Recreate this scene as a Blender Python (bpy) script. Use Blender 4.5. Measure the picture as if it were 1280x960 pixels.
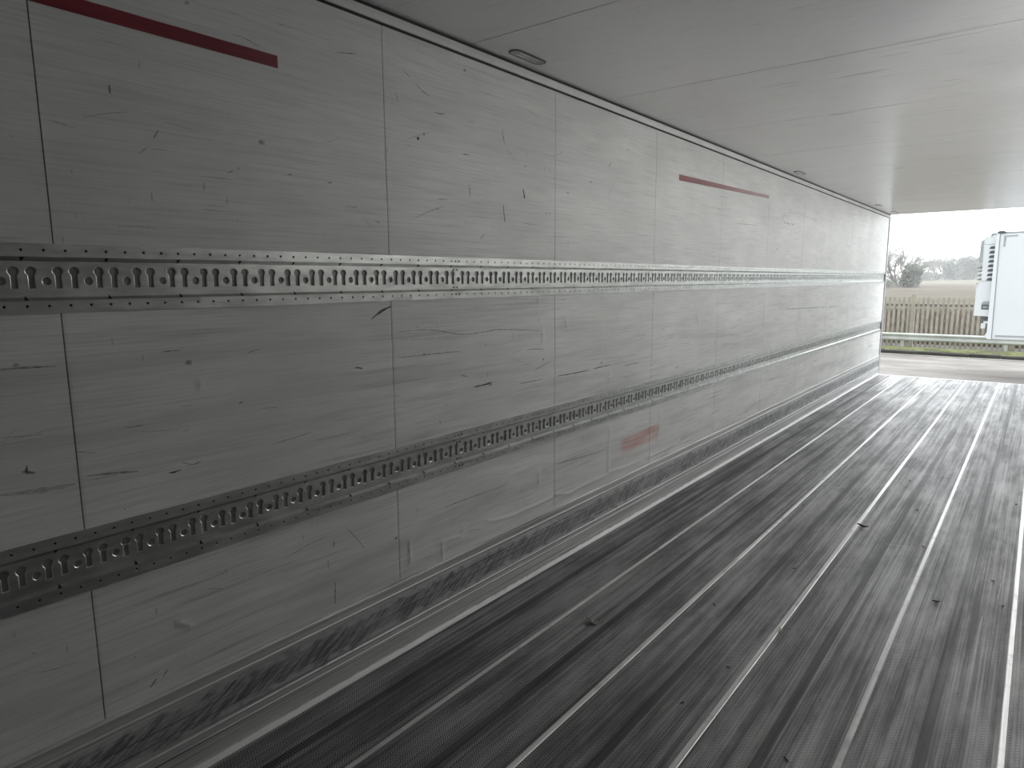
import bpy, bmesh, math, random
from mathutils import Vector, Matrix
from mathutils.geometry import tessellate_polygon

for o in list(bpy.data.objects):
    bpy.data.objects.remove(o, do_unlink=True)
scene = bpy.context.scene
COL = scene.collection
# ---------------------------------------------------------------- camera
cam_data = bpy.data.cameras.new('camera')
cam_data.sensor_width = 36.0
cam_data.sensor_fit = 'HORIZONTAL'
cam_data.lens = 834.06 * 36.0 / 1280.0
cam_data.clip_start = 0.02
cam_data.clip_end = 3000
cam = bpy.data.objects.new('camera', cam_data)
COL.objects.link(cam)
RT = Vector((0.7853554, 0.6190130, -0.0063039))
DN = Vector((0.0898774, -0.1240929, -0.9881918))
FW = Vector((-0.6124858, 0.7755152, -0.1530923))
cam.matrix_world = Matrix((
    (RT[0], -DN[0], -FW[0], 2.07026),
    (RT[1], -DN[1], -FW[1], 0.41083),
    (RT[2], -DN[2], -FW[2], 1.60077),
    (0, 0, 0, 1)))
scene.camera = cam
# ---------------------------------------------------------------- world: flat white overcast sky
SKY = 1.0
MIST = 0.0017
FILL_W = 1.12        # each added fill lamp of the right-hand row
w = bpy.data.worlds.new('overcast_sky')
scene.world = w
w.use_nodes = True
wt = w.node_tree
wt.nodes.clear()
wo = wt.nodes.new('ShaderNodeOutputWorld')
wb = wt.nodes.new('ShaderNodeBackground')
wc = wt.nodes.new('ShaderNodeTexCoord')
# sky graded to balance the light: brightest towards +Y, dimmed at the back
dotn = wt.nodes.new('ShaderNodeVectorMath'); dotn.operation = 'DOT_PRODUCT'
dotn.inputs[1].default_value = (0.22, 0.95, 0.22)
wt.links.new(wc.outputs['Generated'], dotn.inputs[0])
wr = wt.nodes.new('ShaderNodeMapRange'); wr.interpolation_type = 'SMOOTHSTEP'
wr.inputs['From Min'].default_value = -0.35
wr.inputs['From Max'].default_value = 0.75
wr.inputs['To Min'].default_value = SKY*0.34
wr.inputs['To Max'].default_value = SKY
wt.links.new(dotn.outputs['Value'], wr.inputs['Value'])
wb.inputs[0].default_value = (0.94, 0.985, 1.0, 1)
wt.links.new(wr.outputs[0], wb.inputs[1])
wt.links.new(wb.outputs[0], wo.inputs[0])
# ---------------------------------------------------------------- exposure, colour
scene.view_settings.view_transform = 'Standard'
scene.view_settings.look = 'None'
scene.view_settings.exposure = 2.27
scene.view_settings.gamma = 1.0
scene.view_settings.use_curve_mapping = False
cy = scene.cycles
cy.max_bounces = 24
cy.diffuse_bounces = 20
cy.glossy_bounces = 12
cy.transmission_bounces = 8
cy.volume_bounces = 1
cy.sample_clamp_indirect = 6.0
cy.use_denoising = True
# window of the sky light for the sampler: the open rear end of the trailer
pl = bpy.data.lights.new('rear_opening_daylight', 'AREA')
pl.shape = 'RECTANGLE'
pl.size = 2.46
pl.size_y = 2.62
pl.cycles.is_portal = True
plo = bpy.data.objects.new('rear_opening_daylight', pl)
COL.objects.link(plo)
plo.location = (1.23, 13.06, 1.31)
plo.rotation_euler = (-math.pi/2, 0, 0)   # looks back along -Y into the trailer

W_IN, H_IN, Y0, Y1 = 2.46, 2.62, -0.35, 12.98
GZ = -1.25
rnd = random.Random(7)

# ---------------------------------------------------------------- helpers
def tag(o, label=None, cat=None, group=None, kind=None):
    if label: o['label'] = label
    if cat: o['category'] = cat
    if group: o['group'] = group
    if kind: o['kind'] = kind
    return o

def empty(name, loc, label, cat, group=None):
    o = bpy.data.objects.new(name, None)
    o.empty_display_size = 0.1
    COL.objects.link(o)
    o.location = loc
    return tag(o, label, cat, group)

class MB:
    """collects geometry in world space; build() makes one mesh object"""
    def __init__(s):
        s.v, s.f, s.m = [], [], []
    def add(s, vs, fs, mi=0):
        b = len(s.v)
        s.v.extend([tuple(v) for v in vs])
        s.f.extend([tuple(b + i for i in f) for f in fs])
        s.m.extend([mi] * len(fs))
        return s
    def box(s, x0, x1, y0, y1, z0, z1, mi=0):
        vs = [(x, y, z) for z in (z0, z1) for y in (y0, y1) for x in (x0, x1)]
        fs = [(0,2,3,1),(4,5,7,6),(0,1,5,4),(2,6,7,3),(0,4,6,2),(1,3,7,5)]
        return s.add(vs, fs, mi)
    def prism(s, poly, axis, a0, a1, mi=0, cap=True):
        """poly: list of 2-D points; axis 'x': poly=(y,z); 'y': poly=(x,z); 'z': poly=(x,y)"""
        def P(p, a):
            return {'x': (a, p[0], p[1]), 'y': (p[0], a, p[1]), 'z': (p[0], p[1], a)}[axis]
        n = len(poly)
        vs = [P(p, a0) for p in poly] + [P(p, a1) for p in poly]
        fs = [(i, (i+1) % n, n+(i+1) % n, n+i) for i in range(n)]
        if cap:
            tris = tessellate_polygon([[Vector((p[0], p[1], 0)) for p in poly]])
            fs += [tuple(t) for t in tris] + [tuple(n+i for i in reversed(t)) for t in tris]
        return s.add(vs, fs, mi)
    def tube(s, pts, radii, n=6, mi=0):
        pts = [Vector(p) for p in pts]
        if not hasattr(radii, '__len__'): radii = [radii] * len(pts)
        rings = []
        for i, p in enumerate(pts):
            d = (pts[min(i+1, len(pts)-1)] - pts[max(i-1, 0)]).normalized()
            u = d.orthogonal().normalized(); v = d.cross(u)
            rings.append([p + (u*math.cos(2*math.pi*k/n) + v*math.sin(2*math.pi*k/n)) * radii[i] for k in range(n)])
        vs = [q for r in rings for q in r]
        fs = []
        for i in range(len(pts)-1):
            for k in range(n):
                fs.append((i*n+k, i*n+(k+1) % n, (i+1)*n+(k+1) % n, (i+1)*n+k))
        fs.append(tuple(range(n-1, -1, -1))); fs.append(tuple((len(pts)-1)*n+k for k in range(n)))
        return s.add(vs, fs, mi)
    def cyl(s, c, axis, r, h, n=24, mi=0, r2=None):
        a = {'x': Vector((1,0,0)), 'y': Vector((0,1,0)), 'z': Vector((0,0,1))}[axis]
        c = Vector(c)
        return s.tube([c - a*h/2, c + a*h/2], [r, r if r2 is None else r2], n, mi)
    def build(s, name, mats, parent=None, bevel=0, smooth=False, origin=None, fix=False):
        me = bpy.data.meshes.new(name)
        off = Vector(origin) if origin is not None else (parent.matrix_world.translation.copy() if parent is not None else Vector((0,0,0)))
        if parent is not None and origin is None:
            off = abs_loc(parent)
        me.from_pydata([(v[0]-off[0], v[1]-off[1], v[2]-off[2]) for v in s.v], [], s.f)
        if not isinstance(mats, (list, tuple)): mats = [mats]
        for m in mats: me.materials.append(m)
        me.polygons.foreach_set('material_index', s.m)
        if smooth: me.polygons.foreach_set('use_smooth', [True]*len(s.f))
        me.update()
        if fix:
            bm = bmesh.new(); bm.from_mesh(me)
            bmesh.ops.remove_doubles(bm, verts=bm.verts, dist=1e-5)
            bmesh.ops.recalc_face_normals(bm, faces=bm.faces)
            bm.to_mesh(me); bm.free()
        o = bpy.data.objects.new(name, me)
        COL.objects.link(o)
        if parent is not None:
            o.parent = parent
        else:
            o.location = off
        if bevel:
            b = o.modifiers.new('bevel', 'BEVEL'); b.width = bevel; b.segments = 2; b.limit_method = 'ANGLE'
        return o

def abs_loc(o):
    p = Vector(o.location)
    while o.parent is not None:
        o = o.parent; p += Vector(o.location)
    return p

def struct(o):
    o['kind'] = 'structure'
    return o

# ---------------------------------------------------------------- node materials
class Mat:
    def __init__(s, name):
        s.m = bpy.data.materials.new(name); s.m.use_nodes = True
        s.t = s.m.node_tree; s.n = s.t.nodes; s.n.clear()
        s.out = s.n.new('ShaderNodeOutputMaterial')
        s.b = s.n.new('ShaderNodeBsdfPrincipled')
        s.t.links.new(s.b.outputs[0], s.out.inputs[0])
        s.tc = s.n.new('ShaderNodeTexCoord')
        s.P = s.tc.outputs['Object']
        s._s = None
    def lk(s, v, sock):
        if isinstance(v, bpy.types.NodeSocket): s.t.links.new(v, sock)
        elif isinstance(v, (tuple, list)) and len(v) == 3 and sock.type == 'RGBA': sock.default_value = (*v, 1)
        else: sock.default_value = v
    def xyz(s):
        if s._s is None:
            s._s = s.n.new('ShaderNodeSeparateXYZ'); s.lk(s.P, s._s.inputs[0])
        return s._s.outputs
    def comb(s, x, y, z):
        c = s.n.new('ShaderNodeCombineXYZ')
        for i, q in enumerate((x, y, z)): s.lk(q, c.inputs[i])
        return c.outputs[0]
    def ma(s, op, a, b=0.0, c=0.0, clamp=False):
        m = s.n.new('ShaderNodeMath'); m.operation = op; m.use_clamp = clamp
        s.lk(a, m.inputs[0]); s.lk(b, m.inputs[1]); s.lk(c, m.inputs[2])
        return m.outputs[0]
    def vec(s, scale, rot=(0,0,0), loc=(0,0,0), src=None):
        m = s.n.new('ShaderNodeMapping'); s.lk(src or s.P, m.inputs[0])
        m.inputs['Scale'].default_value = scale; m.inputs['Rotation'].default_value = rot; m.inputs['Location'].default_value = loc
        return m.outputs[0]
    def noise(s, v, scale=1.0, detail=4, rough=0.55, dist=0.0):
        n = s.n.new('ShaderNodeTexNoise'); s.lk(v, n.inputs['Vector'])
        n.inputs['Scale'].default_value = scale; n.inputs['Detail'].default_value = detail
        n.inputs['Roughness'].default_value = rough; n.inputs['Distortion'].default_value = dist
        return n.outputs[0]
    def voro(s, v, scale=1.0, feat='F1'):
        n = s.n.new('ShaderNodeTexVoronoi'); n.feature = feat; s.lk(v, n.inputs['Vector']); n.inputs['Scale'].default_value = scale
        return n.outputs['Distance']
    def rng(s, v, a, b, c=0.0, d=1.0, smooth=True):
        n = s.n.new('ShaderNodeMapRange'); n.interpolation_type = 'SMOOTHSTEP' if smooth else 'LINEAR'
        s.lk(v, n.inputs['Value'])
        for k, q in zip(('From Min','From Max','To Min','To Max'), (a, b, c, d)): n.inputs[k].default_value = q
        return n.outputs[0]
    def mix(s, f, a, b):
        n = s.n.new('ShaderNodeMix'); n.data_type = 'RGBA'
        s.lk(f, n.inputs[0]); s.lk(a, n.inputs[6]); s.lk(b, n.inputs[7])
        return n.outputs[2]
    def bump(s, h, strength=0.3, dist=0.002, prev=None):
        n = s.n.new('ShaderNodeBump'); s.lk(h, n.inputs['Height'])
        n.inputs['Strength'].default_value = strength; n.inputs['Distance'].default_value = dist
        if prev is not None: s.lk(prev, n.inputs['Normal'])
        return n.outputs[0]
    def done(s, col, rough=0.5, metal=0.0, spec=0.5, normal=None):
        s.lk(col, s.b.inputs['Base Color']); s.lk(rough, s.b.inputs['Roughness'])
        s.lk(metal, s.b.inputs['Metallic']); s.lk(spec, s.b.inputs['Specular IOR Level'])
        if normal is not None: s.lk(normal, s.b.inputs['Normal'])
        return s.m

def plain(name, col, rough=0.5, metal=0.0, spec=0.5, var=0.12, sc=6.0, bump=0.0):
    m = Mat(name)
    n = m.noise(m.vec((sc, sc, sc)))
    dark = tuple(c*(1-var) for c in col); lite = tuple(min(1, c*(1+var)) for c in col)
    nm = m.bump(m.noise(m.vec((sc*8,)*3)), 0.4, bump) if bump else None
    return m.done(m.mix(m.rng(n, 0.3, 0.7), dark, lite), rough, metal, spec, nm)

def mat_wall(name, base=(0.80, 0.80, 0.785), seed=0.0):
    m = Mat(name); o = m.xyz(); z = o[2]
    low = m.rng(z, 0.25, 2.3, 1.0, 0.25)                    # the lower wall is scuffed more
    c = m.mix(m.rng(m.noise(m.vec((1.5, 0.9, 2.2), loc=(seed, 0, 0)), 1.5, 4), 0.3, 0.75), tuple(q*0.90 for q in base), tuple(q*1.06 for q in base))
    fine = m.noise(m.vec((1, 3.0, 150), loc=(seed, 1, 0)), 1.0, 5, 0.6)
    c = m.mix(m.ma('MULTIPLY', m.rng(fine, 0.42, 0.72), 0.55), c, tuple(q*0.66 for q in base))
    s1 = m.noise(m.vec((1, 1.1, 34), loc=(seed, 4, 2)), 1.0, 5, 0.62, 0.25)
    gate = m.rng(m.noise(m.vec((1, 1.0, 1.6), loc=(3, 8, seed)), 1.0, 3), 0.42, 0.62)
    sc = m.ma('MULTIPLY', m.ma('MULTIPLY', m.rng(s1, 0.52, 0.70), gate), m.ma('MULTIPLY', low, 0.80))
    c = m.mix(sc, c, (0.34, 0.34, 0.36))
    bs = m.noise(m.vec((1, 0.7, 9), loc=(2, 6, seed)), 1.0, 4, 0.6, 0.3)
    c = m.mix(m.ma('MULTIPLY', m.rng(bs, 0.46, 0.72), m.ma('MULTIPLY', low, 0.55)), c, (0.42, 0.42, 0.43))
    gr = m.noise(m.vec((1, 260, 260)), 1.0, 2)
    c = m.mix(m.ma('MULTIPLY', m.rng(gr, 0.5, 0.7), 0.22), c, tuple(q*0.7 for q in base))
    s2 = m.noise(m.vec((1, 2.2, 90), loc=(5, 1, seed)), 1.0, 3, 0.6, 0.1)
    c = m.mix(m.ma('MULTIPLY', m.rng(s2, 0.64, 0.74), m.ma('MULTIPLY', gate, 0.5)), c, (0.17, 0.17, 0.19))
    # flecks and short nicks
    fl = m.voro(m.vec((1, 8.0, 11.0), loc=(0, seed, 0)), 1.0)
    pick = m.rng(m.noise(m.vec((1, 7, 9), loc=(9, 2, 1)), 1.0, 1), 0.60, 0.66)
    c = m.mix(m.ma('MULTIPLY', m.rng(fl, 0.05, 0.11, 1.0, 0.0), m.ma('MULTIPLY', pick, 0.7)), c, (0.13, 0.125, 0.13))
    fv = m.voro(m.vec((1, 40.0, 9.0), rot=(0.25, 0, 0), loc=(0, 3, seed)), 1.0)
    pv = m.rng(m.noise(m.vec((1, 5, 4), loc=(1, 7, 4)), 1.0, 1), 0.58, 0.66)
    c = m.mix(m.ma('MULTIPLY', m.rng(fv, 0.08, 0.16, 1.0, 0.0), m.ma('MULTIPLY', pv, 0.45)), c, (0.22, 0.22, 0.23))
    rg = m.ma('ADD', 0.40, m.ma('MULTIPLY', fine, 0.14))
    h = m.ma('ADD', m.ma('MULTIPLY', m.noise(m.vec((1, 1.6, 4)), 1.0, 2), 3.0), m.ma('MULTIPLY', fine, 0.35))
    return m, c, rg, m.bump(h, 0.35, 0.0012)

def m_wall_left():
    m, c, rg, nm = mat_wall('wall_panel_grey')
    o = m.xyz()
    # rubbed red paint smudge between the third and fourth lower panels
    y = m.rng(o[1], 4.12, 4.24); y2 = m.rng(o[1], 4.62, 4.80, 1.0, 0.0)
    t = m.ma('ADD', o[2], m.ma('MULTIPLY', m.ma('SUBTRACT', o[1], 4.12), -0.02))
    z1 = m.rng(t, 0.455, 0.50); z2 = m.rng(t, 0.565, 0.582, 1.0, 0.0)
    n = m.rng(m.noise(m.vec((1, 4, 60)), 1.0, 4), 0.3, 0.62, 0.35, 1.0)
    msk = m.ma('MULTIPLY', m.ma('MULTIPLY', m.ma('MULTIPLY', y, y2), m.ma('MULTIPLY', z1, z2)), m.ma('MULTIPLY', n, 0.62))
    c = m.mix(msk, c, (0.52, 0.17, 0.14))
    return m.done(c, rg, 0.0, 0.5, nm)

def m_kick():
    m = Mat('kick_plate_aluminium'); o = m.xyz(); z = o[2]
    br = m.noise(m.vec((1, 0.8, 220)), 1.0, 5, 0.65)
    c = m.mix(m.rng(br, 0.3, 0.7), (0.42, 0.42, 0.42), (0.70, 0.70, 0.695))
    # slanted scratches in a band
    du = m.ma('SUBTRACT', m.ma('MULTIPLY', z, 0.857), m.ma('MULTIPLY', o[1], 0.515))
    dv = m.ma('ADD', m.ma('MULTIPLY', z, 0.515), m.ma('MULTIPLY', o[1], 0.857))
    dg = m.noise(m.comb(0.0, m.ma('MULTIPLY', du, 105.0), m.ma('MULTIPLY', dv, 7.0)), 1.0, 4, 0.65, 0.4)
    bl = m.rng(m.noise(m.vec((1, 5, 9)), 1.0, 3), 0.3, 0.55, 0.6, 1.0)
    edge = m.ma('MULTIPLY', m.ma('SUBTRACT', m.noise(m.vec((1, 14, 30)), 1.0, 4), 0.5), 0.13)
    zz = m.ma('ADD', z, edge)
    band = m.ma('MULTIPLY', m.rng(zz, 0.135, 0.165), m.rng(zz, 0.225, 0.262, 1.0, 0.0))
    c = m.mix(m.ma('MULTIPLY', band, m.ma('MULTIPLY', bl, m.rng(dg, 0.38, 0.60, 0.25, 0.95))), c, (0.13, 0.13, 0.145))
    ln = m.noise(m.vec((1, 0.5, 120), loc=(0, 2, 5)), 1.0, 2, 0.5)
    c = m.mix(m.ma('MULTIPLY', m.rng(ln, 0.60, 0.68), 0.75), c, (0.07, 0.07, 0.075))
    lt = m.noise(m.vec((1, 0.7, 150), loc=(0, 7, 9)), 1.0, 2, 0.5)
    c = m.mix(m.ma('MULTIPLY', m.rng(lt, 0.62, 0.70), 0.6), c, (0.85, 0.85, 0.84))
    foot = m.rng(m.ma('ADD', z, m.ma('MULTIPLY', edge, 0.3)), 0.016, 0.028, 1.0, 0.0)
    c = m.mix(m.ma('MULTIPLY', foot, 0.75), c, (0.85, 0.85, 0.84))
    h = m.ma('ADD', br, m.ma('MULTIPLY', m.ma('MULTIPLY', band, dg), 1.5))
    return m.done(c, m.ma('ADD', 0.34, m.ma('MULTIPLY', br, 0.25)), 0.3, 0.5, m.bump(h, 0.4, 0.0012))

def m_floor():
    m = Mat('checkered_floor_alloy'); o = m.xyz(); x, y = o[0], o[1]
    # fine herringbone of raised nubs: rows along the trailer, slants alternating row by row
    rw = 0.0125
    u = m.ma('DIVIDE', x, rw)
    tri = m.ma('PINGPONG', u, 1.0)
    v = m.ma('ADD', m.ma('DIVIDE', y, 0.0105), m.ma('MULTIPLY', tri, 1.15))
    st = m.ma('PINGPONG', v, 0.5)
    nub = m.rng(st, 0.15, 0.28)
    gap = m.rng(m.ma('PINGPONG', u, 0.5), 0.02, 0.10, 0.45, 1.0)
    nub = m.ma('MULTIPLY', nub, gap)
    # ribbed track in the middle of every plank
    tx = m.ma('ABSOLUTE', m.ma('SUBTRACT', m.ma('MODULO', m.ma('ADD', x, 0.2465), 0.4265), 0.0))
    tr = m.ma('ABSOLUTE', m.ma('SUBTRACT', tx, 0.0))
    d = m.ma('MINIMUM', tr, m.ma('SUBTRACT', 0.4265, tr))
    track = m.rng(d, 0.015, 0.020, 1.0, 0.0)
    rib = m.rng(m.ma('PINGPONG', m.ma('DIVIDE', y, 0.0104), 0.5), 0.18, 0.34)
    hgt = m.ma('ADD', m.ma('MULTIPLY', nub, m.ma('SUBTRACT', 1.0, track)), m.ma('MULTIPLY', rib, track))
    # long wear streaks
    s1 = m.noise(m.vec((34, 0.55, 1)), 1.0, 5, 0.6)
    s2 = m.noise(m.vec((120, 0.9, 1), loc=(3, 1, 0)), 1.0, 3, 0.6)
    s3 = m.noise(m.vec((5.0, 1.1, 1), loc=(1, 1, 0)), 1.0, 6, 0.68)
    wear = m.ma('ADD', m.ma('MULTIPLY', s1, 0.5), m.ma('ADD', m.ma('MULTIPLY', s2, 0.28), m.ma('MULTIPLY', s3, 0.55)))
    wear = m.rng(wear, 0.52, 0.84)
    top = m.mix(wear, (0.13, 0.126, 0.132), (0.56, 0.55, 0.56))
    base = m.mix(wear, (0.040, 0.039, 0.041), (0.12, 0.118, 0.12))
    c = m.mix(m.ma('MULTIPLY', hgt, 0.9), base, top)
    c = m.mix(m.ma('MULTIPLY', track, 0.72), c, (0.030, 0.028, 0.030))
    dirt = m.rng(m.noise(m.vec((5, 2.5, 1), loc=(7, 2, 0)), 1.0, 5, 0.65), 0.60, 0.76)
    c = m.mix(m.ma('MULTIPLY', dirt, 0.35), c, (0.045, 0.042, 0.042))
    sp = m.rng(m.voro(m.vec((14, 14, 1)), 1.0), 0.03, 0.07, 1.0, 0.0)
    c = m.mix(m.ma('MULTIPLY', sp, m.rng(m.noise(m.vec((9, 9, 1)), 1.0, 1), 0.52, 0.6)), c, (0.02, 0.02, 0.02))
    rg = m.ma('SUBTRACT', 0.56, m.ma('MULTIPLY', wear, 0.12))
    return m.done(c, rg, 0.3, 0.4, m.bump(hgt, 0.45, 0.0010))

def m_weld():
    m = Mat('floor_seam_bright_alloy')
    n = m.noise(m.vec((60, 1.2, 1)), 1.0, 4, 0.6)
    k = m.noise(m.vec((8, 6, 1), loc=(2, 2, 2)), 1.0, 4, 0.6)
    c = m.mix(m.rng(n, 0.3, 0.7), (0.52, 0.52, 0.515), (0.74, 0.74, 0.73))
    c = m.mix(m.ma('MULTIPLY', m.rng(k, 0.5, 0.72), 0.55), c, (0.28, 0.28, 0.28))
    return m.done(c, 0.34, 0.45, 0.5)

def m_ceiling():
    m = Mat('ceiling_panel_grey')
    c = m.mix(m.rng(m.noise(m.vec((0.8, 1.2, 1)), 1.0, 3), 0.3, 0.7), (0.86, 0.86, 0.855), (0.90, 0.90, 0.895))
    g = m.noise(m.vec((8, 90, 1), rot=(0, 0, 0.25)), 1.0, 3)
    c = m.mix(m.ma('MULTIPLY', m.rng(g, 0.5, 0.8), 0.22), c, (0.38, 0.38, 0.38))
    s = m.noise(m.vec((2.2, 34, 1), rot=(0, 0, 0.35), loc=(3, 0, 0)), 1.0, 3, 0.6, 0.5)
    gt = m.rng(m.noise(m.vec((1.5, 1.5, 1), loc=(5, 3, 0)), 1.0, 2), 0.48, 0.6)
    c = m.mix(m.ma('MULTIPLY', m.rng(s, 0.62, 0.72), m.ma('MULTIPLY', gt, 0.6)), c, (0.27, 0.26, 0.27))
    h = m.noise(m.vec((1.2, 3, 1)), 1.0, 2)
    return m.done(c, 0.24, 0.25, 0.8, m.bump(h, 0.5, 0.004))

def m_galv(name='galvanised_rail_steel', k=1.0):
    m = Mat(name)
    n = m.noise(m.vec((40, 9, 40)), 1.0, 4, 0.6)
    n2 = m.noise(m.vec((5, 1.2, 30)), 1.0, 3, 0.6)
    c = m.mix(m.rng(n, 0.3, 0.7), tuple(k*q for q in (0.52, 0.535, 0.52)), tuple(k*q for q in (0.70, 0.715, 0.69)))
    c = m.mix(m.ma('MULTIPLY', m.rng(n2, 0.52, 0.72), 0.4), c, tuple(k*q for q in (0.42, 0.42, 0.41)))
    return m.done(c, m.ma('ADD', 0.24, m.ma('MULTIPLY', n, 0.2)), 1.0, 0.5, m.bump(n, 0.2, 0.0006))

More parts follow.
